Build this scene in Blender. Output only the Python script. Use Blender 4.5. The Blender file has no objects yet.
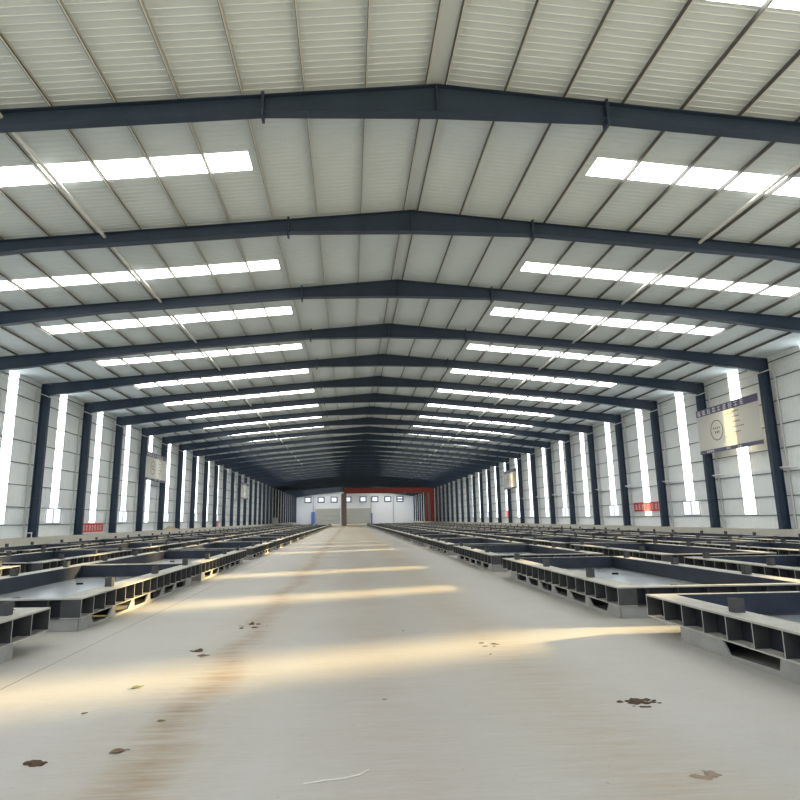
import bpy, math, random
from mathutils import Vector, Matrix
random.seed(7)
S = bpy.context.scene
COL = S.collection

# ------------------------------------------------------------------ camera
F, PITCH, YAW, ROLL, CZ = 601.43, .1953, .0510, -.0131, 1.55
fw = Vector((math.sin(YAW)*math.cos(PITCH), math.cos(YAW)*math.cos(PITCH), math.sin(PITCH)))
r0 = Vector((math.cos(YAW), -math.sin(YAW), 0)); u0 = r0.cross(fw)
rr = r0*math.cos(ROLL)+u0*math.sin(ROLL); uu = -r0*math.sin(ROLL)+u0*math.cos(ROLL)
cam = bpy.data.objects.new('camera', bpy.data.cameras.new('camera')); COL.objects.link(cam)
M = Matrix.Identity(4)
for i in range(3):
    M[i][0], M[i][1], M[i][2] = rr[i], uu[i], -fw[i]
M[2][3] = CZ
cam.matrix_world = M
cam.data.sensor_width = 36; cam.data.sensor_fit = 'HORIZONTAL'; cam.data.lens = F/800*36
cam.data.shift_x = 20.93/800; cam.data.clip_start = .05; cam.data.clip_end = 600
S.camera = cam

# ------------------------------------------------------------------ light
W = bpy.data.worlds.new('sky'); S.world = W; W.use_nodes = True
bgn = W.node_tree.nodes['Background']
bgn.inputs[0].default_value = (.80, .90, 1.0, 1); bgn.inputs[1].default_value = 1.15
SUN_EL = math.radians(14.0)
sd = bpy.data.lights.new('sun', 'SUN'); sd.energy = 36; sd.color = (1.0, .76, .37); sd.angle = math.radians(2.8)
sun = bpy.data.objects.new('sun', sd); COL.objects.link(sun)
tr = Vector((-1, -.38, -math.tan(SUN_EL)*math.hypot(1, .38))).normalized()
sun.rotation_euler = tr.to_track_quat('-Z', 'Y').to_euler()
PANEL_ROOF, PANEL_WALL, PANEL_WIN = 7.0, 6.0, 1.0
S.view_settings.view_transform = 'Standard'; S.view_settings.look = 'None'
S.view_settings.exposure = 0.34; S.view_settings.gamma = 1.0
S.view_settings.use_curve_mapping = False
S.cycles.max_bounces = 8; S.cycles.diffuse_bounces = 5; S.cycles.glossy_bounces = 3
S.cycles.transparent_max_bounces = 12; S.cycles.sample_clamp_indirect = 6
S.cycles.caustics_reflective = False; S.cycles.caustics_refractive = False
try:
    S.cycles.use_denoising = True
except Exception:
    pass

# ------------------------------------------------------------------ materials
def mat(name, col, rough=.6, metal=0., spec=.4, noise=None, bump=None):
    m = bpy.data.materials.new(name); m.use_nodes = True
    nt = m.node_tree; b = nt.nodes['Principled BSDF']
    b.inputs['Base Color'].default_value = (*col, 1); b.inputs['Roughness'].default_value = rough
    b.inputs['Metallic'].default_value = metal; b.inputs['Specular IOR Level'].default_value = spec
    if noise:
        sc, amt, col2 = noise
        tc = nt.nodes.new('ShaderNodeTexCoord'); n = nt.nodes.new('ShaderNodeTexNoise')
        n.inputs['Scale'].default_value = sc; n.inputs['Detail'].default_value = 5
        rmp = nt.nodes.new('ShaderNodeValToRGB')
        rmp.color_ramp.elements[0].position = .5-amt; rmp.color_ramp.elements[1].position = .5+amt
        rmp.color_ramp.elements[0].color = (*col2, 1); rmp.color_ramp.elements[1].color = (*col, 1)
        nt.links.new(tc.outputs['Object'], n.inputs['Vector']); nt.links.new(n.outputs['Fac'], rmp.inputs['Fac'])
        nt.links.new(rmp.outputs['Color'], b.inputs['Base Color'])
    return m

def glowmat(name, col, strength, clear):
    m = bpy.data.materials.new(name); m.use_nodes = True; nt = m.node_tree
    for n in list(nt.nodes): nt.nodes.remove(n)
    o = nt.nodes.new('ShaderNodeOutputMaterial'); e = nt.nodes.new('ShaderNodeEmission')
    t = nt.nodes.new('ShaderNodeBsdfTransparent'); mx = nt.nodes.new('ShaderNodeMixShader')
    e.inputs[0].default_value = (*col, 1); e.inputs[1].default_value = strength
    mx.inputs[0].default_value = clear
    nt.links.new(e.outputs[0], mx.inputs[1]); nt.links.new(t.outputs[0], mx.inputs[2]); nt.links.new(mx.outputs[0], o.inputs[0])
    return m

M_ROOF = mat('ribbed_roof_sheet', (.71, .775, .79), .5, noise=(.35, .25, (.66, .73, .75)))
M_WALL = mat('ribbed_wall_sheet', (.86, .89, .89), .5, noise=(.5, .25, (.81, .85, .86)))
M_GABLE = mat('gable_sheet', (.74, .77, .82), .5)
M_STEEL = mat('navy_steel_paint', (.028, .048, .084), .42, noise=(1.2, .25, (.020, .036, .060)))
M_PURLIN = mat('galvanised_purlin', (.62, .62, .57), .5)
M_TUBE = mat('pale_tube_paint', (.74, .74, .70), .4)
M_PWEB = mat('purlin_web_painted_shade', (.10, .10, .095), .6)
M_GIRT = mat('dark_girt', (.10, .11, .12), .6)
M_SKYL = glowmat('translucent_roof_sheet', (1, .99, .95), PANEL_ROOF, .0)
M_STRIP = glowmat('translucent_wall_sheet', (.90, .96, 1), PANEL_WALL, .5)
M_PANE = glowmat('frosted_pane', (.90, .95, 1), PANEL_WIN, .3)
M_FRAME = mat('window_frame_grey', (.45, .48, .52), .5)
M_PLINTH = mat('plinth_concrete', (.58, .56, .49), .8, noise=(1.5, .3, (.50, .48, .42)))
M_RIM = mat('worn_rim_steel', (.46, .45, .40), .5, noise=(2.5, .2, (.34, .33, .29)))
M_STIFF = mat('primer_grey_steel', (.075, .076, .074), .6, noise=(4, .25, (.035, .035, .038)))
M_EDGE = mat('pale_plate_edge', (.36, .36, .335), .5)
M_WEB = mat('dark_web_steel', (.020, .022, .032), .6, noise=(3, .2, (.010, .010, .015)))
M_BASIN = mat('basin_wall_steel', (.026, .034, .058), .45, noise=(2, .25, (.012, .015, .022)))
M_BED = mat('smooth_bed_plate', (.42, .46, .49), .28, .5, noise=(1.2, .25, (.34, .38, .41)))
M_SKID = mat('pale_skid', (.34, .335, .315), .75, noise=(3, .25, (.24, .235, .22)))
M_RED = mat('red_oxide_steel', (.52, .10, .07), .6, noise=(.6, .3, (.42, .09, .07)))
M_BROWN = mat('brown_steel', (.42, .33, .30), .6)
M_BLUE = mat('blue_panel', (.10, .18, .50), .5)
M_SHUT = mat('shutter_grey', (.42, .43, .40), .6)
M_NAVYF = mat('navy_window_frame', (.04, .07, .14), .5)
M_CREAM = mat('cream_board', (.66, .65, .60), .6)
M_VIOLET = mat('violet_band', (.13, .12, .19), .5)
M_WHITE = mat('white_print', (.82, .82, .84), .5)
M_INK = mat('brown_ink', (.16, .07, .05), .6)
M_BANNER = mat('red_banner', (.72, .10, .10), .6)
M_PINK = mat('pale_banner_print', (.90, .62, .60), .6)
M_MUD = mat('dried_mud', (.10, .065, .04), .95, noise=(30, .2, (.05, .03, .02)))
M_CRUMB = mat('pale_crumbs', (.27, .21, .15), .9)
M_LEAF = mat('dry_leaf', (.17, .105, .05), .8)
M_GREEN = mat('green_leaf', (.16, .17, .04), .8)
M_STRAW = mat('pale_straw', (.75, .72, .62), .7)
M_HEAP = mat('yellowish_heap', (.62, .54, .36), .9, noise=(2, .3, (.5, .42, .26)))
M_BOX = mat('beige_box', (.55, .52, .46), .7)

def translucent(m, col, fac):
    nt = m.node_tree; b = nt.nodes['Principled BSDF']; t = nt.nodes.new('ShaderNodeBsdfTranslucent'); t.inputs[0].default_value = (*col, 1)
    mx = nt.nodes.new('ShaderNodeMixShader'); mx.inputs[0].default_value = fac
    nt.links.new(b.outputs[0], mx.inputs[1]); nt.links.new(t.outputs[0], mx.inputs[2]); nt.links.new(mx.outputs[0], nt.nodes['Material Output'].inputs[0])
translucent(M_CREAM, (.8, .75, .6), .14); translucent(M_BANNER, (.85, .15, .12), .35)

# floor
mf = bpy.data.materials.new('floor_concrete'); mf.use_nodes = True
nt = mf.node_tree; b = nt.nodes['Principled BSDF']; b.inputs['Roughness'].default_value = .5; b.inputs['Specular IOR Level'].default_value = .35
def N(t, **k):
    n = nt.nodes.new(t)
    for a, v in k.items(): setattr(n, a, v)
    return n
def math_(op, a, b_=None, clamp=False):
    n = N('ShaderNodeMath', operation=op); n.use_clamp = clamp
    for i, v in enumerate((a, b_)):
        if v is None: continue
        if isinstance(v, (int, float)): n.inputs[i].default_value = v
        else: nt.links.new(v, n.inputs[i])
    return n.outputs[0]
def noise(scale, detail=5, vec=None, rough=.55):
    n = N('ShaderNodeTexNoise'); n.inputs['Scale'].default_value = scale; n.inputs['Detail'].default_value = detail
    n.inputs['Roughness'].default_value = rough
    nt.links.new(vec, n.inputs['Vector']); return n.outputs['Fac']
def mixc(fac, c1, c2):
    n = N('ShaderNodeMix', data_type='RGBA')
    if isinstance(fac, (int, float)): n.inputs[0].default_value = fac
    else: nt.links.new(fac, n.inputs[0])
    for i, c in ((6, c1), (7, c2)):
        if isinstance(c, tuple): n.inputs[i].default_value = (*c, 1)
        else: nt.links.new(c, n.inputs[i])
    return n.outputs[2]
tc = N('ShaderNodeTexCoord'); P = tc.outputs['Object']
sep = N('ShaderNodeSeparateXYZ'); nt.links.new(P, sep.inputs[0]); X, Y = sep.outputs[0], sep.outputs[1]
mp = N('ShaderNodeMapping'); mp.inputs['Scale'].default_value = (.35, 3.2, 1); nt.links.new(P, mp.inputs['Vector'])
base = mixc(noise(.45, 6, P), (.365, .355, .33), (.525, .52, .50))
base = mixc(math_('MULTIPLY', noise(2.2, 8, mp.outputs[0], .65), .75), base, (.42, .39, .33))
wob = math_('MULTIPLY', math_('SUBTRACT', noise(.5, 3, P), .5), .8)
def track(x0, w, amt, col, basec, sx=0.):
    d = math_('ABSOLUTE', math_('SUBTRACT', math_('ADD', X, math_('ADD', wob, math_('MULTIPLY', Y, sx))), x0))
    m_ = math_('SUBTRACT', 1., math_('DIVIDE', d, w), True)
    m_ = math_('MULTIPLY', math_('POWER', m_, .8), math_('MULTIPLY', math_('SUBTRACT', noise(3.5, 9, mp.outputs[0], .75), .30), 2.4), True)
    return mixc(math_('MULTIPLY', m_, amt, True), basec, col)
base = track(-1.38, .75, .8, (.34, .27, .18), base)
base = track(-1.36, .26, 1.3, (.27, .19, .11), base)
base = track(1.8, .85, .95, (.34, .27, .17), base)
base = track(.3, .9, .75, (.37, .30, .235), base)
fine = noise(14, 10, mp.outputs[0], .8)
base = mixc(math_('MULTIPLY', math_('SUBTRACT', fine, .45), 1.3, True), base, (.32, .285, .23))
patch = noise(1.1, 8, P, .7)
base = mixc(math_('MULTIPLY', math_('SUBTRACT', patch, .50), 1.6, True), base, (.36, .345, .32))
ed = math_('LESS_THAN', math_('ABSOLUTE', math_('ADD', X, 3.33)), .010)
base = mixc(math_('MULTIPLY', ed, .75), base, (.13, .11, .09))
spk = math_('GREATER_THAN', noise(26, 3, P), .715)
base = mixc(math_('MULTIPLY', spk, .6), base, (.20, .15, .10))
nt.links.new(base, b.inputs['Base Color'])
bp = N('ShaderNodeBump'); bp.inputs['Strength'].default_value = .3; bp.inputs['Distance'].default_value = .02
nt.links.new(noise(9, 8, mp.outputs[0], .7), bp.inputs['Height']); nt.links.new(bp.outputs[0], b.inputs['Normal'])

# ------------------------------------------------------------------ mesh helpers
class MB:
    def __init__(s): s.v = []; s.f = []; s.m = []; s.mats = []
    def mi(s, m):
        if m not in s.mats: s.mats.append(m)
        return s.mats.index(m)
    def poly(s, vs, faces, m):
        o = len(s.v); s.v += [tuple(p) for p in vs]; k = s.mi(m)
        for f in faces: s.f.append([o+i for i in f]); s.m.append(k)
    def box(s, a, b, m):
        x0, y0, z0 = a; x1, y1, z1 = b
        s.poly([(x0,y0,z0),(x1,y0,z0),(x1,y1,z0),(x0,y1,z0),(x0,y0,z1),(x1,y0,z1),(x1,y1,z1),(x0,y1,z1)],
               [(0,3,2,1),(4,5,6,7),(0,1,5,4),(1,2,6,5),(2,3,7,6),(3,0,4,7)], m)
    def prism(s, pts, axis, a, b, m):
        """extrude a 2-D outline along an axis ('x','y','z')"""
        def P(p, t): return {'x': (t, p[0], p[1]), 'y': (p[0], t, p[1]), 'z': (p[0], p[1], t)}[axis]
        n = len(pts)
        s.poly([P(p, a) for p in pts]+[P(p, b) for p in pts],
               [tuple(range(n))[::-1], tuple(range(n, 2*n))]+[(i, (i+1) % n, n+(i+1) % n, n+i) for i in range(n)], m)
    def tube(s, a, b, r, m, n=10):
        a, b = Vector(a), Vector(b); d = (b-a).normalized(); u = d.orthogonal().normalized(); w = d.cross(u)
        vs = []
        for c in (a, b):
            for i in range(n):
                t = 2*math.pi*i/n; vs.append(c+u*r*math.cos(t)+w*r*math.sin(t))
        s.poly(vs, [tuple(range(n))[::-1], tuple(range(n, 2*n))]+[(i, (i+1) % n, n+(i+1) % n, n+i) for i in range(n)], m)
    def build(s, name, parent=None):
        me = bpy.data.meshes.new(name); me.from_pydata(s.v, [], s.f)
        for m in s.mats: me.materials.append(m)
        me.polygons.foreach_set('material_index', s.m); me.update()
        import bmesh
        bm = bmesh.new(); bm.from_mesh(me); bmesh.ops.recalc_face_normals(bm, faces=bm.faces); bm.to_mesh(me); bm.free()
        o = bpy.data.objects.new(name, me); COL.objects.link(o); o.parent = parent
        return o
def tag(o, label, cat, group=None):
    o['label'] = label; o['category'] = cat
    if group: o['group'] = group
    return o
def struct(o): o['kind'] = 'structure'; return o
def empty(name, loc):
    o = bpy.data.objects.new(name, None); COL.objects.link(o); o.location = loc; o.empty_display_size = .3; return o
def copy_tree(o, parent=None):
    c = o.copy(); COL.objects.link(c); c.parent = parent
    for ch in o.children: copy_tree(ch, c)
    return c
ORD = ['', 'first', 'second', 'third', 'fourth', 'fifth', 'sixth', 'seventh', 'eighth', 'ninth', 'tenth', 'eleventh', 'twelfth',
       'thirteenth', 'fourteenth', 'fifteenth', 'sixteenth', 'seventeenth', 'eighteenth', 'nineteenth', 'twentieth']

# ------------------------------------------------------------------ dimensions
XL, XR, XA = -18.63, 22.74, 2.127
ZE, ZB, ZA = 9.857, .763, 11.782
D, Y1 = 6.0, 12.718                     # frame pitch, first frame seen overhead
FY = lambda k: Y1+(k-1)*D
K0, K1 = -1, 34                        # frames; the near end of the hall stands open
YN, YF = FY(K0)-.3, FY(K1)+1.0
WL, WR = XL-.22, XR+.22                # wall sheet planes
def zr(x): return ZA-(ZA-ZE)*(XA-x)/(XA-XL) if x < XA else ZA-(ZA-ZE)*(x-XA)/(XR-XA)

# ------------------------------------------------------------------ floor, ground, plinths
m = MB(); m.box((WL-.2, YN, -.2), (WR+.2, YF+.2, 0), mf); struct(m.build('floor'))
m = MB(); m.box((-120, -90, -.25), (120, YN-.004, -.02), M_PLINTH); struct(m.build('ground'))
for sx, nm, xa, xb in ((-1, 'trim_1', WL-.12, XL+.62), (1, 'trim_2', XR-.62, WR+.12)):
    m = MB(); m.box((xa, YN, .001), (xb, YF-.1, ZB), M_PLINTH); struct(m.build(nm))

# ------------------------------------------------------------------ wall and roof sheets
OY0, OY1 = 2.75, 3.75                  # translucent strips within a bay (walls)
SKY = {0: (2.05, 3.02), 1: (2.26, 3.16), 2: (3.28, 4.15), 3: (2.50, 3.55), 4: (2.65, 3.65), 5: (2.50, 3.60), 6: (2.95, 3.95), 7: (3.05, 4.15)}                  # translucent strips within a bay (roof)
SKL, SKR = (-14.25, -2.75), (7.03, 18.45)
WINB = 1.56
def has_window(k): return k >= 5 and k % 2 == 1
def ribs(y0, y1, pitch=.25, h=.012, w=.035):
    n = max(1, round((y1-y0)/pitch)); p = (y1-y0)/n; out = [(y0, 0)]
    for i in range(n):
        c = y0+(i+.5)*p
        out += [(c-w, 0), (c-w*.45, h), (c+w*.45, h), (c+w, 0)]
    out.append((y1, 0)); return out
def wall_sheet(m, xw, sx, y0, y1, z0, z1):
    r_ = ribs(y0, y1); vs = []
    for y, h in r_: vs += [(xw-sx*h, y, z0), (xw-sx*h, y, z1)]
    m.poly(vs, [(2*i, 2*i+2, 2*i+3, 2*i+1) for i in range(len(r_)-1)], M_WALL)
wn = [0]
def window(parts):
    wn[0] += 1
    return struct(parts.build('window_%d' % wn[0]))
LITL, LITR = 22, 26
for sx, xw, nm, lit in ((-1, WL, 'wall_left', LITL), (1, WR, 'wall_right', LITR)):
    m = MB(); ztop = ZE+.15
    for k in range(K0, K1):
        y = FY(k)
        zb0 = ZB-.05
        if lit < k < 27:  # left wall strips beyond this dark stretch are added to brighten the far gable
            wall_sheet(m, xw, sx, y, y+D, zb0, ztop); continue
        if has_window(k):
            wall_sheet(m, xw, sx, y, y+2.2, zb0, ztop)
            wall_sheet(m, xw, sx, y+2.2, y+4.2, zb0, WINB)
            wall_sheet(m, xw, sx, y+2.2, y+OY0, 2.47, ztop)
            wall_sheet(m, xw, sx, y+OY1, y+4.2, 2.47, ztop)
            wall_sheet(m, xw, sx, y+4.2, y+D, zb0, ztop)
            zs0 = 2.47
        else:
            wall_sheet(m, xw, sx, y, y+OY0, zb0, ztop)
            wall_sheet(m, xw, sx, y+OY0, y+OY1, zb0, 1.55)
            wall_sheet(m, xw, sx, y+OY1, y+D, zb0, ztop); zs0 = 1.55
        w_ = MB(); w_.poly([(xw, y+OY0, zs0), (xw, y+OY1, zs0), (xw, y+OY1, ztop), (xw, y+OY0, ztop)], [(0, 1, 2, 3)], M_STRIP)
        window(w_)
        if has_window(k):
            w_ = MB(); w_.poly([(xw, y+2.2, WINB), (xw, y+4.2, WINB), (xw, y+4.2, 2.47), (xw, y+2.2, 2.47)], [(0, 1, 2, 3)], M_PANE)
            o = window(w_)
            g = MB(); a, c = xw-sx*.02, xw-sx*.06
            a, c = min(a, c), max(a, c)
            for yy in (2.2, 3.18, 4.15): g.box((a, y+yy, WINB), (c, y+yy+.05, 2.47), M_FRAME)
            g.box((a, y+2.2, WINB-.04), (c, y+4.2, WINB+.01), M_FRAME); g.box((a, y+2.2, 2.44), (c, y+4.2, 2.50), M_FRAME)
            g.build('window_frame', o)
    struct(m.build(nm))

m = MB()
ZS = .14
def roof_sheet(xa, xb, y0, y1):
    r_ = ribs(y0, y1, .20, .011, .022); vs = []
    for y, h in r_: vs += [(xa, y, zr(xa)+ZS-h), (xb, y, zr(xb)+ZS-h)]
    m.poly(vs, [(2*i, 2*i+2, 2*i+3, 2*i+1) for i in range(len(r_)-1)], M_ROOF)
LITROOF = 20
for k in range(K0, K1):
    y = FY(k); SY0, SY1 = SKY.get(k, (3.1, 4.2))
    for (e, s0, s1, rg) in ((WL-.3, *SKL, XA), (WR+.3, SKR[1], SKR[0], XA)):
        if LITROOF < k < 28:  # skylights beyond this gap are unseen additions that light the far gable
            roof_sheet(e, rg, y, y+D); continue
        roof_sheet(e, rg, y, y+SY0); roof_sheet(e, rg, y+SY1, y+D)
        roof_sheet(e, s0, y+SY0, y+SY1); roof_sheet(s1, rg, y+SY0, y+SY1)
        w_ = MB(); z = ZS+.004
        w_.poly([(s0, y+SY0, zr(s0)+z), (s1, y+SY0, zr(s1)+z), (s1, y+SY1, zr(s1)+z), (s0, y+SY1, zr(s0)+z)], [(0, 1, 2, 3)], M_SKYL)
        window(w_)
roof_sheet(WL-.3, XA, YN, FY(K0)); roof_sheet(WR+.3, XA, YN, FY(K0))
roof_sheet(WL-.3, XA, FY(K1), YF+.1); roof_sheet(WR+.3, XA, FY(K1), YF+.1)
m.box((XA-.2, YN, ZA+ZS-.045), (XA+.2, YF, ZA+ZS-.035), M_ROOF)
struct(m.build('ceiling'))

# ------------------------------------------------------------------ far gable wall
YG = YF
g = MB()
def px(x): return -18.05+(x-297)*.3473
D1, D2 = (px(315.8), px(339.5)), (px(344.5), px(370))
zd = 5.26
for z0 in [i*1.15 for i in range(0, 8)]:
    z1 = z0+1.09
    segs = [(WL, WR)]
    if z0 < zd-.5: segs = [(WL, D1[0]), (D1[1], D2[0]), (D2[1], WR)]
    for a, c in segs: g.box((a, YG-.02, z0), (c, YG+.06, min(z1, ZE)), M_GABLE)
g.prism([(WL, ZE-.2), (WR, ZE-.2), (WR, ZE+.12), (XA, ZA+.15), (WL, ZE+.12)], 'y', YG, YG+.08, M_GABLE)
g.box((WL, YG+.02, 0), (WR, YG+.10, ZE), M_GABLE)
struct(g.build('wall_far'))
for i, (a, c) in enumerate((D1, D2)):
    d = MB(); n = 24
    pts = []
    for j in range(n+1):
        z = j*zd/n; pts += [(YG-.04 if j % 2 else YG-.09, z)]
    d.prism([(YG-.03, zd), (YG-.03, 0)]+[(p[0]-.02, p[1]) for p in pts], 'x', a, c, M_SHUT)
    o = struct(d.build('door_%d' % (i+1)))
    f_ = MB(); f_.box((a-.12, YG-.16, 0), (a, YG-.02, zd+.15), M_FRAME); f_.box((c, YG-.16, 0), (c+.12, YG-.02, zd+.15), M_FRAME)
    f_.box((a-.12, YG-.16, zd), (c+.12, YG-.02, zd+.3), M_WHITE); f_.build('door_frame', o)
for i, cx in enumerate((307.9, 320.9, 333.8, 347.5, 362.7, 374.6, 387.5, 399.7)):
    x = px(cx); w_ = MB(); w_.box((x-.85, YG-.06, 7.65), (x+.85, YG-.04, 9.0), M_PANE)
    o = window(w_)
    f_ = MB()
    for a, c, z0, z1 in ((-1.2, -.85, 7.3, 9.3), (.85, 1.2, 7.3, 9.3), (-.85, .85, 7.3, 7.65), (-.85, .85, 9.0, 9.3)):
        f_.box((x+a, YG-.14, z0), (x+c, YG-.02, z1), M_NAVYF)
    if i == 7: f_.box((x-.85, YG-.14, 8.05), (x+.85, YG-.07, 8.5), M_NAVYF)
    f_.build('window_frame', o)
for i, cx in enumerate((313.3, 370.6, 393)):
    t_ = MB(); t_.box((px(cx)-.14, YG-.30, 0), (px(cx)+.14, YG-.10, 9.2), M_FRAME)
    tag(t_.build('wall_post'), ('slim grey post on the far wall left of the left shutter door', 'slim grey post on the far wall right of the right shutter door',
        'slim grey post on the far wall between its two rightmost windows')[i], 'post', 'slim posts on the far wall')
t_ = MB(); t_.box((px(311.4), YG-.42, 0), (px(314.8), YG-.32, 4.2), M_BLUE)
tag(t_.build('blue_panel'), 'tall blue panel standing at the far wall left of the left shutter door', 'panel')
t_ = MB(); t_.box((px(370.4), YG-.42, 0), (px(371.9), YG-.32, 3.6), M_BLUE)
tag(t_.build('blue_panel'), 'narrow blue panel at the far wall right of the right shutter door', 'panel')

# ------------------------------------------------------------------ portal frames
def bottom(d):                          # depth of the rafter below its top edge, d = distance from the ridge
    L = XR-XA
    if d < 4.13: return .75+(.44-.75)*d/4.13
    if d < 12.5: return .44+(.38-.44)*(d-4.13)/8.37
    return .38+(.73-.38)*(d-12.5)/(L-.5-12.5)
def make_frame():
    root = empty('portal_frame', (0, 0, 0))
    for sx, xe in ((-1, XL), (1, XR)):
        L = abs(xe-XA); k = (ZA-ZE)/L
        c = MB()
        xo, xi = xe, xe-sx*.50
        a, b_ = sorted((xo, xo-sx*.02)); c.box((a, -.125, ZB+.02), (b_, .125, ZE-.01), M_STEEL)
        a, b_ = sorted((xi, xi+sx*.02)); c.box((a, -.125, ZB+.02), (b_, .125, ZE-.78), M_STEEL)
        a, b_ = sorted((xo, xi)); c.box((a, -.008, ZB+.02), (b_, .008, ZE-.02), M_STEEL)
        for z in (ZE-.80, 5.2, 3.0): c.box((a, -.12, z), (b_, .12, z+.016), M_STEEL)
        o = c.build('column', root)
        bp_ = MB(); bp_.box((a-.06, -.18, ZB), (b_+.06, .18, ZB+.025), M_STEEL)
        for yy in (-.1, .1):
            for xx in (a+.1, b_-.1): bp_.tube((xx, yy, ZB+.02), (xx, yy, ZB+.08), .018, M_STEEL, 6)
        bp_.build('base_plate', o)
        rf = MB(); ds = sorted(set([0, 4.13, 8, 12.5, (12.5+L-.5)/2, L-.5]))
        top = [(XA+sx*d_, ZA-k*d_) for d_ in ds]; bot = [(XA+sx*d_, ZA-k*d_-bottom(d_)) for d_ in ds]
        topE = top+[(xe, ZE)]
        for i in range(len(ds)-1):
            rf.prism([top[i], top[i+1], bot[i+1], bot[i]], 'y', -.007, .007, M_STEEL)
            rf.prism([bot[i], bot[i+1], (bot[i+1][0], bot[i+1][1]-.018), (bot[i][0], bot[i][1]-.018)], 'y', -.14, .14, M_STEEL)
        for i in range(len(topE)-1):
            p, q = topE[i], topE[i+1]
            rf.prism([p, q, (q[0], q[1]-.02), (p[0], p[1]-.02)], 'y', -.12, .12, M_STEEL)
        rf.build('rafter', root)
        sp = MB(); x = XA+sx*4.13; zt = ZA-k*4.13
        sp.box((x-.03, -.14, zt-.60), (x+.03, .14, zt+.07), M_STEEL)
        for zz in (.12, .28, .42):
            for yy in (-.08, .08): sp.tube((x-.06, yy, zt-zz), (x+.06, yy, zt-zz), .016, M_STEEL, 6)
        sp.build('splice_plate', root)
    r_ = MB(); r_.box((XA-.015, -.118, ZA-.74), (XA+.015, .118, ZA-.02), M_STEEL); r_.build('ridge_plate', root)
    return root
proto = make_frame()
for k in range(K0, K1+1):
    o = proto if k == K0 else copy_tree(proto)
    o.location = (0, FY(k), 0)
    if k < 1: lab = 'navy steel portal frame out of view, %s' % ('at the open near end', 'just behind the camera')[k-K0]; 
    elif k <= 20: lab = 'navy steel portal frame, %s rafter counted from the top of the photo' % ORD[k]
    else: lab = 'navy steel portal frame in the dark far end, beyond the twentieth rafter'
    tag(o, lab, 'steel frame', 'navy portal frames down the hall')

# ------------------------------------------------------------------ purlins, girts, tubes
def purlin(x, lab, w=.050):
    m = MB(); z = zr(x)
    s_ = 1 if x < XA else -1
    # C section: web on its left, shade put into its colour, two lips
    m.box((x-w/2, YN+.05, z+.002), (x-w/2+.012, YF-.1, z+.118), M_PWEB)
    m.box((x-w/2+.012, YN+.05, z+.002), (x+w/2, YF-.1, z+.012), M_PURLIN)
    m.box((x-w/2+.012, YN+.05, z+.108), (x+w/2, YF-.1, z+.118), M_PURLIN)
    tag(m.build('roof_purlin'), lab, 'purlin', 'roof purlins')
i = 0
x = XA-.24
while x > XL+.2:
    i += 1; purlin(x, 'long thin grey roof purlin, %s one left of the ridge line' % ORD[i]); x -= 1.455
x = XA+.24; i = 0
while x < XR-.2:
    i += 1; purlin(x, 'long thin grey roof purlin, %s one right of the ridge line' % ORD[i]); x += 1.445
def tie(x, dz, r, lab):
    m = MB(); m.tube((x, YN+.1, zr(x)-dz), (x, YF-.3, zr(x)-dz), r, M_TUBE, 10)
    tag(m.build('tie_tube'), lab, 'tube', 'pale tie tubes under the roof')
for x, side in ((-7.98, 'left'), (12.08, 'right')):
    for k in range(0, 16):
        m = MB(); z = zr(x)-.105
        m.tube((x, FY(k)+.010, z), (x, FY(k+1)-.010, z), .055, M_TUBE, 12)
        lab = ('pale round strut under the %s roof slope, before the first rafter' % side if k == 0 else
               'pale round strut under the %s roof slope, just beyond the %s rafter' % (side, ORD[k]))
        tag(m.build('strut_tube'), lab, 'strut', 'pale round struts between the rafters')
for sx, xe, nm in ((-1, XL, 'left'), (1, XR, 'right')):
    m = MB(); m.tube((xe-sx*.57, YN+.1, 9.02), (xe-sx*.57, FY(20), 9.02), .03, M_TUBE, 8)
    tag(m.build('tie_tube'), 'thin pale tube along the %s column heads just under the haunches' % nm, 'tube', 'pale tie tubes under the roof')
GZ = (1.47, 2.47, 3.72, 4.96, 6.22, 7.50, 8.73, 9.66)
for side, xg, xc in (('left', WL+.015, WL+.075), ('right', WR-.075, WR-.015)):
    for j, z in enumerate(GZ):
        m = MB(); a, c = min(xg, xc), max(xg, xc)
        m.box((a, YN+.05, z-.012), (c, YF-.1, z+.0), M_GIRT)
        m.box((a, YN+.05, z+.0), (a+.01, YF-.1, z+.025), M_GIRT) if side == 'right' else m.box((c-.01, YN+.05, z), (c, YF-.1, z+.025), M_GIRT)
        tag(m.build('wall_girt'), 'thin dark horizontal wall rail along the %s wall, %s from the bottom' % (side, ORD[j+1]), 'wall rail', 'wall rails')
# pale sag-rod angle beside each column (a light vertical strip next to the column, as a wall brace)
for side, xg in (('left', WL+.10), ('right', WR-.10)):
    for k in range(3 if side == 'right' else 4, 13):
        m = MB(); y = FY(k)-.30
        m.box((xg-.03, y-.04, ZB+.001), (xg+.03, y+.04, ZE-.25), M_TUBE)
        tag(m.build('downpipe'), 'pale vertical pipe on the %s wall at the %s rafter from the top' % (side, ORD[k]), 'pipe', 'pale pipes beside the wall columns')
# conduit brackets on the right columns
for k in range(4, 13):
    m = MB(); y = FY(k); z = 3.90
    m.box((XR-.30, y-1.05, z), (XR-.02, y-.30, z+.05), M_WHITE); m.box((XR-.10, y-.40, z-.09), (XR-.02, y-.30, z-.001), M_WHITE)
    tag(m.build('lamp_bracket'), 'small white bracket on the right wall beside the %s column, counted by rafters' % ORD[k], 'bracket', 'white brackets on the right columns')
m = MB(); m.tube((XR+.0-.04, FY(3), 3.86), (XR-.04, FY(24), 3.86), .018, M_WHITE, 6)
tag(m.build('wall_conduit'), 'thin pale conduit running along the right wall at bracket height', 'conduit')
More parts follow.
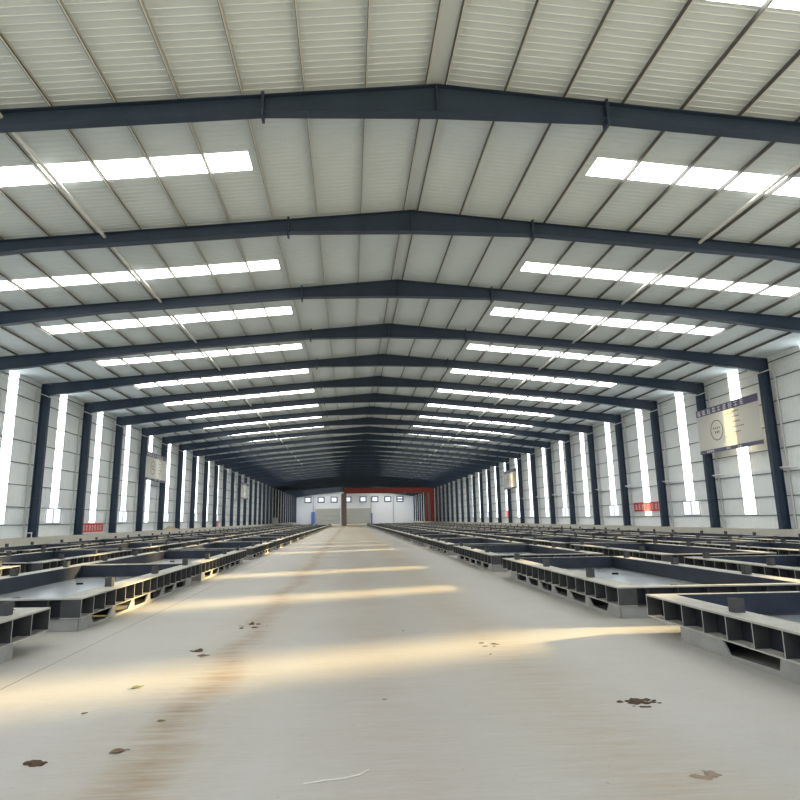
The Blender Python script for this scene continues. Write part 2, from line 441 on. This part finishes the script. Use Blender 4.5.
# bent pipe on the left plinth
m = MB(); y = FY(5)-.5; x = XL+.34
m.tube((x, y-.4, ZB), (x, y-.4, ZB+.26), .03, M_WHITE); m.tube((x, y-.43, ZB+.26), (x, y+.23, ZB+.26), .03, M_WHITE); m.tube((x, y+.2, ZB), (x, y+.2, ZB+.26), .03, M_WHITE)
tag(m.build('bent_pipe'), 'small white bent pipe loop on the left plinth by the nearest left column', 'pipe')

# ------------------------------------------------------------------ sign boards and banners
def strokes(m, ox, oz, w, h, seed, put, material, heavy=.12):
    """a dense brush-written character made of bars; put(u0, z0, u1, z1) places a bar on the board"""
    rn = random.Random(seed); t = h*heavy
    nh = rn.choice((2, 3, 3)); nv = rn.choice((1, 2, 2))
    for i in range(nh):
        z = oz+h*(i+.5)/nh*.98; a = rn.uniform(0, .15); c = rn.uniform(.85, 1); put(m, ox+w*a, z-t/2, ox+w*c, z+t/2, material)
    for i in range(nv):
        u = ox+w*((i+1)/(nv+1)+rn.uniform(-.06, .06)); a = rn.uniform(0, .1); c = rn.uniform(.85, 1)
        put(m, u-t/2, oz+h*a, u+t/2, oz+h*c, material)
def board(xf, sx, y0, y1, z0, z1, lab, detail):
    """sx = which way the face looks along x; text runs left to right as seen from the aisle"""
    root = empty('sign_board', (xf, (y0+y1)/2, z0))
    L, H = y1-y0, z1-z0
    def put_at(off):
        def put(m, u0, a0, u1, a1, material):
            # u measured from the reader's left; on the right wall (face looking -x) left is the far end
            ya, yb = ((y1-u0, y1-u1) if sx < 0 else (y0+u0, y0+u1))
            ya, yb = min(ya, yb)-(y0+y1)/2, max(ya, yb)-(y0+y1)/2
            xa_, xb_ = sorted((sx*off, sx*(off+.008)))
            m.box((xa_, ya, a0), (xb_, yb, a1), material)
        return put
    p0, p1, p2 = put_at(0), put_at(.0085), put_at(.017)
    m = MB(); m.poly([(0, -L/2, 0), (0, L/2, 0), (0, L/2, H), (0, -L/2, H)], [(0, 1, 2, 3)], M_CREAM); m.build('panel', root)
    m = MB()
    for u in (0, L-.04): p0(m, u, 0, u+.04, H, M_WHITE)
    m.build('edge_trim', root)
    m = MB(); p0(m, .0, H-.42, L, H, M_VIOLET); o = m.build('header_band', root)
    t = MB(); n = 9
    for i in range(n):
        strokes(t, .12+i*(L*.80)/n, H-.38, .38 if detail else .34, .34, 11+i, p1, M_WHITE)
    t.build('header_lettering', o)
    m = MB(); p0(m, .0, .0, L, .22, M_VIOLET); o = m.build('footer_band', root)
    t = MB()
    for i in range(8):
        u = L*.12+i*.20+(1.2 if i > 3 else 0)+(.6 if i > 5 else 0); strokes(t, u, .05, .16, .13, 40+i, p1, M_WHITE, .2)
    t.build('footer_lettering', o)
    # ring emblem
    m = MB(); R = .62; cu, cz = L*.33, H*.47; n = 36
    for i in range(n):
        a0, a1 = 2*math.pi*i/n, 2*math.pi*(i+1)/n; vs = []
        for off in (.001, .008):
            for (rad, a_) in ((R, a0), (R, a1), (R-.05, a1), (R-.05, a0)):
                u = cu+rad*math.cos(a_); z = cz+rad*math.sin(a_)
                yy = (y1-u if sx < 0 else y0+u)-(y0+y1)/2
                vs.append((sx*off, yy, z))
        m.poly(vs, [(0,1,2,3),(4,5,6,7),(0,1,5,4),(1,2,6,5),(2,3,7,6),(3,0,4,7)], M_INK)
    for i in range(4): strokes(m, cu-.36+i*.19, cz+.08, .13, .11, 60+i, p0, M_INK, .2)
    for i in range(3): strokes(m, cu-.20+i*.17, cz-.20, .11, .16, 70+i, p0, M_INK, .2)
    m.build('ring_emblem', root)
    m = MB()
    for r_ in range(5):
        z = H*.78-r_*.30
        for i in range(4 if r_ != 3 else 6): strokes(m, L*.60+i*.16, z-.04, .12, .08, 80+r_*7+i, p0, M_INK, .16)
    m.build('lettering', root)
    return tag(root, lab, 'sign board')
board(XR-.56, -1, 30.98, 36.9, 5.25, 8.02, 'large cream sign board with ring emblem hung between the nearest right-hand columns', True)
board(XR-.56, -1, 79.2, 85.9, 5.35, 8.0, 'small-looking cream sign board far down the right wall', False)
board(XL+.56, 1, 54.6, 60.6, 5.25, 7.80, 'cream sign board high on the left wall columns, the nearer of two', False)
board(XL+.56, 1, 102.6, 110.2, 5.2, 8.0, 'cream sign board high on the left wall columns, the farther of two', False)
def banner(xf, sx, y0, y1, z0, z1, lab, n=8):
    root = empty('red_banner', (xf, (y0+y1)/2, z0)); L = y1-y0; H = z1-z0
    m = MB(); m.poly([(0, -L/2, 0), (0, L/2, 0), (0, L/2, H), (0, -L/2, H)], [(0, 1, 2, 3)], M_BANNER); m.build('cloth', root)
    def put(m, u0, a0, u1, a1, material):
        ya, yb = ((L/2-u0, L/2-u1) if sx < 0 else (-L/2+u0, -L/2+u1)); ya, yb = sorted((ya, yb))
        xa_, xb_ = sorted((sx*.001, sx*.008)); m.box((xa_, ya, a0), (xb_, yb, a1), material)
    m = MB(); w = L*.9/n
    for i in range(n): strokes(m, L*.05+i*w, H*.18, w*.75, H*.66, 100+i, put, M_PINK, .15)
    m.build('lettering', root)
    m = MB(); put(m, 0, -.0, L, H*.05, M_PINK); m.build('hem', root)
    return tag(root, lab, 'banner', 'red slogan banners on the walls')
banner(WR-.077, -1, 43.5, 48.1, 1.84, 2.56, 'red banner with pale lettering low on the right wall, nearer of two')
banner(WR-.077, -1, 85.4, 88.4, 1.55, 2.50, 'tiny red banner far down the right wall', 6)
banner(WL+.077, 1, 43.6, 47.9, .86, 1.52, 'red banner with pale lettering low on the left wall, nearer of two')
banner(WL+.077, 1, 85.8, 89.2, .80, 1.52, 'tiny red banner far down the left wall', 6)

# ------------------------------------------------------------------ red gantry portal at the far end
YP = 159.7
root = empty('red_portal', (9.0, YP, 0))
m = MB(); m.box((-10.35, -.2, 8.26), (12.9, .2, 9.50), M_RED)
m.box((-10.35, -.4, 8.20), (12.9, .4, 8.26), M_RED); m.box((-10.35, -.4, 9.50), (12.9, .4, 9.56), M_RED); m.build('beam', root)
m = MB(); m.box((11.0, -.3, 0.8), (11.6, .3, 8.19), M_RED); m.box((12.3, -.3, .8), (13.1, .3, 8.19), M_RED); m.box((11.6, -.06, .8), (12.3, .06, 8.19), M_BROWN); m.build('column', root)
m = MB(); m.box((-11.1, -.35, 0.0), (-9.7, .35, 8.19), M_BROWN); m.build('inner_column', root)
tag(root, 'red oxide steel portal with brown inner column crossing the far end of the hall', 'steel portal')

# ------------------------------------------------------------------ casting moulds
FWD = 3.36; HT = .47
def make_mould(L, detail):
    """flat steel casting mould, centre at the origin, length L along y"""
    w, l = FWD/2, L/2; OV = .80; RW = .36; zf = .175; zm = .195
    parts = {}
    rim = MB()
    rim.box((-w, -l, HT-.022), (-w+RW, l, HT), M_RIM); rim.box((w-RW, -l, HT-.022), (w, l, HT), M_RIM)
    rim.box((-w+RW, -l, HT-.022), (w-RW, -l+.12, HT), M_RIM); rim.box((-w+RW, l-.12, HT-.022), (w-RW, l, HT), M_RIM)
    bas = MB(); xi, yi = w-RW, l-.12
    for sx in (-1, 1):
        a, c = sorted((sx*xi, sx*(xi-.012))); bas.box((a, -yi, zf), (c, yi, HT-.001), M_BASIN)
        a, c = sorted((sx*yi, sx*(yi-.012))); bas.box((-xi, a, zf), (xi, c, HT-.001), M_BASIN)
    bed = MB(); bed.box((-xi, -yi, zf-.02), (xi, yi, zf), M_BED)
    IN = .17
    sides = []
    for sx in (-1, 1):
        s_ = MB(); a, c = sorted((sx*(w-IN), sx*(w-IN-.012))); s_.box((a, -l+.14, zm), (c, l-.14, HT-.023), M_WEB)
        a, c = sorted((sx*w, sx*(w-.30))); s_.box((a, -l+.01, zm-.014), (c, l-.01, zm), M_RIM); sides.append(s_)
    ends = []
    for sy in (-1, 1):
        s_ = MB(); a, c = sorted((sy*(l-.106), sy*(l-.118))); s_.box((-w+.15, a, zm), (w-.15, c, HT-.023), M_WEB)
        a, c = sorted((sy*l, sy*(l-.16))); s_.box((-w+.301, a, zm-.014), (w-.301, c, zm), M_STIFF); ends.append(s_)
    stiff = []
    n = max(2, round(L/.455))
    for sx in (-1, 1):
        for i in range(n+1):
            y = -l+.012+(L-.024)*i/n; s_ = MB(); a, c = sorted((sx*(w-.004), sx*(w-IN)))
            s_.box((a, y-.006, zm), (c, y+.006, HT-.022), M_STIFF)
            a, c = sorted((sx*(w-.004), sx*(w-.001))); s_.box((a, y-.006, zm), (c, y+.006, HT-.022), M_EDGE); stiff.append((s_, (i in (0, n))))  # outer edge strip in a paler tone than the plate face
    for sy in (-1, 1):
        for i in range(1, 7):
            x = -w+FWD*i/7; s_ = MB(); a, c = sorted((sy*(l-.004), sy*(l-.105)))
            s_.box((x-.006, a, zm), (x+.006, c, HT-.022), M_STIFF); stiff.append((s_, False))
    skids = []
    for sx in (-1, 1):
        s_ = MB(); xa_, xb_ = sorted((sx*(w-.005), sx*(w-.03)))
        # pale skirt whose top edge dips into tapered openings; outline walked along y
        zt = zm-.015; up = [(-l+.03, zt)]; y = -l+.03+.42; up += [(y-.06, zt), (y+.04, .045)]
        LS, ls = L-OV, l-OV; near = L > 7.18; pitch = 1.35 if near else .92; sol = .85 if near else .30
        npn = max(2, round((LS-.9)/pitch)); pw = (LS-.9)/npn
        for i in range(npn):
            a0 = y+i*pw
            if i < npn-1: up += [(a0+.05, .045), (a0+pw-sol, .045), (a0+pw-sol+.18, zt), (a0+pw, zt), (a0+pw+.03, .06)]
            else: up += [(a0+pw-(.55 if near else .14), .045), (a0+pw-(.45 if near else .05), zt)]
        up.append((ls-.03, zt))
        # split into quads for a clean solid
        for (p, q) in zip(up[:-1], up[1:]):
            s_.prism([(p[0], .002), (q[0], .002), (q[0], q[1]), (p[0], p[1])], 'x', xa_, xb_, M_SKID)
        skids.append(s_)
    feet = []
    for sx in (-1, 1):
        for sy in (-1, 1):
            s_ = MB(); a, c = sorted((sx*(w-.04), sx*(w-.50))); d, e = (-l+.03, -l+.12) if sy < 0 else (l-OV-.12, l-OV-.03)
            s_.prism([(a, .002), (c, .002), (c, zm-.016) if sx < 0 else (c, zm-.016), (a, zm-.016)], 'y', d, e, M_SKID); feet.append(s_)
    crosses = []
    for i in range(3):
        y = -l*.6+i*l*.6; cross = MB(); crosses.append(cross); cross.box((-w+.05, y-.05, .03), (w-.05, y+.05, zf-.022), M_WEB)
    cnr = []
    for sx in (-1, 1):
        for sy in (-1, 1):
            s_ = MB(); a, c = sorted((sx*(w-.02), sx*(w-.30))); d, e = sorted((sy*(l-.008), sy*(l-.02)))
            s_.box((a, d, zm+.001), (c, e, HT-.023), M_STIFF); cnr.append(s_)
    stops = []
    for sx in (-1, 1):
        for t in ((.18, .47, .765) if L > 7.18 else (.225, .573, .907)):
            y = -l+L*t; s_ = MB(); x = sx*(w-.22)
            s_.box((x-.055, y-.065, HT), (x+.055, y-.053, HT+.15), M_STIFF); s_.box((x-.055, y+.053, HT), (x+.055, y+.065, HT+.15), M_STIFF)
            s_.box((x-.055, y-.053, HT), (x-.043, y+.053, HT+.15), M_STIFF); s_.box((x+.043, y-.053, HT), (x+.055, y+.053, HT+.15), M_STIFF)
            s_.box((x-.043, y-.053, HT+.13), (x+.043, y+.053, HT+.142), M_STIFF); stops.append(s_)
    pins = []
    for (x, y) in ((-.55, -l*.30), (.55, -l*.30), (-.55, l*.45), (.55, l*.45)):
        s_ = MB(); s_.tube((x, y, zf), (x, y, zf+.035), .075, M_WEB, 14); pins.append(s_)
    if detail:
        root = empty('casting_mould', (0, 0, 0))
        rim.build('rim', root); bas.build('basin_wall', root); bed.build('bed_plate', root); 
        for s_ in crosses: s_.build('cross_beam', root)
        for s_ in sides: s_.build('side_beam', root)
        for s_ in ends: s_.build('end_beam', root)
        for s_, _ in stiff: s_.build('stiffener', root)
        for s_ in skids: s_.build('skid', root)
        for s_ in feet: s_.build('foot_block', root)
        for s_ in cnr: s_.build('corner_plate', root)
        for s_ in stops: s_.build('stop_block', root)
        for s_ in pins: s_.build('locating_pin', root)
        return root
    al = MB()
    for s_ in [rim, bas, bed]+crosses+sides+ends+[q for q, _ in stiff]+skids+feet+cnr+stops+pins:
        o = len(al.v); al.v += s_.v
        for f_, k_ in zip(s_.f, s_.m): al.f.append([o+i for i in f_]); al.m.append(al.mi(s_.mats[k_]))
    return al.build('casting_mould')

def mould_label(row, n):
    return '%s dark steel mould from the near end, %s' % (ORD[n], row)
def row_of(ys, xc, row, far_y, ndetail):
    i = 0
    for (a, c) in ys:
        i += 1; L = c-a; det = i <= ndetail
        key = (round(L, 2), det)
        if key not in MOULDS:
            o = MOULDS[key] = make_mould(L, det); USED.add(key)
        else:
            o = copy_tree(MOULDS[key])
        o.location = (xc, (a+c)/2, 0)
        tag(o, mould_label(row, i), 'casting mould', 'steel moulds, %s' % row)
MOULDS, USED = {}, set()
def ys_from(start, period, L, end):
    out = []; y = start
    while y+L < end: out.append((y, y+L)); y += period
    return out
LM = 7.05
aR = [(1.40, 8.60), (9.50, 16.65), (17.98, 24.53)]+ys_from(26.0, 8.1, LM, 152)
aL = [(1.33, 8.48), (9.41, 16.56), (16.72, 23.87)]+ys_from(25.2, 8.1, LM, 140)
row_of(aR, 4.14+FWD/2, 'right row beside the aisle', 60, 4)
row_of(aL, -3.92-FWD/2, 'left row beside the aisle', 60, 4)
row_of([(8.8, 15.95), (17.1, 24.25)]+ys_from(25.6, 8.1, LM, 158), 8.80+FWD/2, 'second row right of the aisle', 60, 2)
row_of([(9.7, 16.85), (18.0, 25.15)]+ys_from(26.4, 8.1, LM, 148), -8.66-FWD/2, 'second row left of the aisle', 60, 2)
row_of(ys_from(16.4, 8.1, LM, 158), 13.4+FWD/2, 'third row right of the aisle', 60, 0)
row_of(ys_from(18.4, 8.1, LM, 148), -13.3-FWD/2, 'row against the left wall', 60, 0)
row_of(ys_from(21.6, 8.1, LM, 158), 18.05+FWD/2, 'row against the right wall', 60, 0)

# ------------------------------------------------------------------ odds and ends at the far left
m = MB(); m.box((-18.0, 146.0, .0), (-16.9, 147.2, 2.05), M_BOX); m.box((-18.05, 145.95, 2.051), (-16.85, 147.25, 2.13), M_BOX)
tag(m.build('cabinet'), 'upright beige cabinet at the far left behind the moulds', 'cabinet')
m = MB(); m.box((-16.5, 152.0, 0), (-13.5, 153.4, .80), M_WHITE); m.box((-16.6, 151.95, .801), (-13.4, 153.45, .88), M_WHITE)
tag(m.build('white_block'), 'long low white block by the far end of the left wall', 'block')

rn = random.Random(5); m = MB()
for i in range(46):
    y = rn.uniform(61.6, 66.0); x = XL+.30+rn.uniform(-.05, .22); hh = .30*math.exp(-((y-63.6)/1.6)**2)+.05
    k = 6; q = rn.uniform(.10, .30)
    b0 = [(x+q*.5*math.cos(6.28*j/k), y+q*math.sin(6.28*j/k), ZB) for j in range(k)]
    t0 = [(x+(p[0]-x)*.5, y+(p[1]-y)*.55, ZB+hh*rn.uniform(.7, 1.1)) for p in b0]
    m.poly(b0+t0, [tuple(range(k))[::-1], tuple(range(k, 2*k))]+[(j, (j+1) % k, k+(j+1) % k, k+j) for j in range(k)], M_HEAP)
tag(m.build('heap'), 'low yellowish heap lying on the left plinth beyond the nearer sign board', 'heap')

# ------------------------------------------------------------------ litter on the floor
def clump(name, x, y, rx, ry, n, m_, lab, cat, seed):
    """a broken cake of dried mud: irregular low lumps merged in one piece"""
    rn = random.Random(seed); m = MB()
    for i in range(n):
        a = rn.uniform(0, 6.28); q = rn.uniform(0, 1)**.6
        cx, cy = x+rx*q*math.cos(a), y+ry*q*math.sin(a); s_ = rn.uniform(.012, .035)*(1.3-q*.6)
        k = rn.choice((5, 6, 7)); ang = [6.28*j/k+rn.uniform(-.3, .3) for j in range(k)]
        base_ = [(cx+s_*1.6*rn.uniform(.7, 1.2)*math.cos(t), cy+s_*rn.uniform(.7, 1.2)*math.sin(t), .0005) for t in ang]
        top_ = [(cx+(p[0]-cx)*.6, cy+(p[1]-cy)*.6, s_*rn.uniform(.25, .5)) for p in base_]
        m.poly(base_+top_, [tuple(range(k))[::-1], tuple(range(k, 2*k))]+[(j, (j+1) % k, k+(j+1) % k, k+j) for j in range(k)], m_)
    return tag(m.build(name), lab, cat)
clump('mud_clump', 2.44, 5.36, .17, .12, 34, M_MUD, 'crumbly dark mud clump on the floor right of the centre', 'mud', 1)
clump('mud_clump', 2.13, 3.93, .12, .07, 9, M_CRUMB, 'faint brown crumbs of mud near the bottom right of the floor', 'mud', 2)
clump('mud_clump', -2.07, 4.45, .06, .04, 14, M_MUD, 'small dark mud clump near the lower left corner of the floor', 'mud', 3)
clump('mud_clump', -1.86, 7.89, .10, .09, 7, M_MUD, 'few black crumbs on the floor left of the brown wheel track', 'mud', 4)
clump('mud_clump', -1.45, 9.6, .22, .35, 12, M_MUD, 'scattered dark crumbs farthest up the left wheel track', 'mud', 5)
clump('mud_clump', 1.72, 7.9, .22, .18, 5, M_CRUMB, 'scattered brown crumbs on the sunlit stripe right of centre', 'mud', 6)
def leaf(x, y, s_, rot, m_, lab):
    m = MB(); out = []
    n = 9
    for sgn in (1, -1):
        for i in range(n):
            t = i/(n-1) if sgn > 0 else 1-i/(n-1)
            wd = math.sin(math.pi*t)**.8*.32*s_*sgn
            out.append((t*s_-s_/2, wd))
    c, sn = math.cos(rot), math.sin(rot); vs = []
    for hgt in (0, .003):
        for (a, w_) in out: vs.append((x+a*c-w_*sn, y+a*sn+w_*c, .002+abs(w_)*.25+.03*s_*math.sin(a*9)**2+hgt))
    k = len(out)
    m.poly(vs, [tuple(range(k))[::-1], tuple(range(k, 2*k))]+[(j, (j+1) % k, k+(j+1) % k, k+j) for j in range(k)], m_)
    m.tube((x+s_/2*c, y+s_/2*sn, .006), (x+s_*.75*c, y+s_*.75*sn, .004), .0025, m_, 5)
    return tag(m.build('leaf'), lab, 'leaf', 'leaves dropped on the floor')
leaf(-1.60, 4.61, 0.108, .5, M_LEAF, 'brown curled leaf lying on the left wheel track near the bottom')
leaf(-2.03, 6.26, 0.115, 1.0, M_GREEN, 'olive green leaf with stalk on the floor left of the wheel track')
leaf(-1.73, 7.60, 0.115, .2, M_LEAF, 'rusty brown leaf farther up beside the left wheel track')
leaf(-1.50, 5.25, 0.050, .2, M_GREEN, 'tiny olive leaf on the left wheel track above the curled brown one')
leaf(-2.2, 5.5, 0.043, .7, M_LEAF, 'tiny brown leaf at the far left of the open floor')
leaf(.30, 5.65, 0.036, .3, M_LEAF, 'tiny brown leaf near the middle of the floor')
leaf(.75, 8.9, 0.036, .9, M_MUD, 'tiny dark leaf on the sunlit stripe near the middle')
leaf(1.62, 7.3, 0.043, .9, M_LEAF, 'tiny brown leaf on the right wheel track')
m = MB(); pts = [(-.28, 3.98), (-.16, 4.02), (-.04, 4.04), (.06, 4.09), (.12, 4.16)]
for p, q in zip(pts[:-1], pts[1:]): m.tube((*p, .006), (*q, .006), .004, M_STRAW, 6)
tag(m.build('string'), 'short pale piece of string on the floor at the bottom centre', 'string')
print('windows', wn[0], 'objects', len(bpy.data.objects))
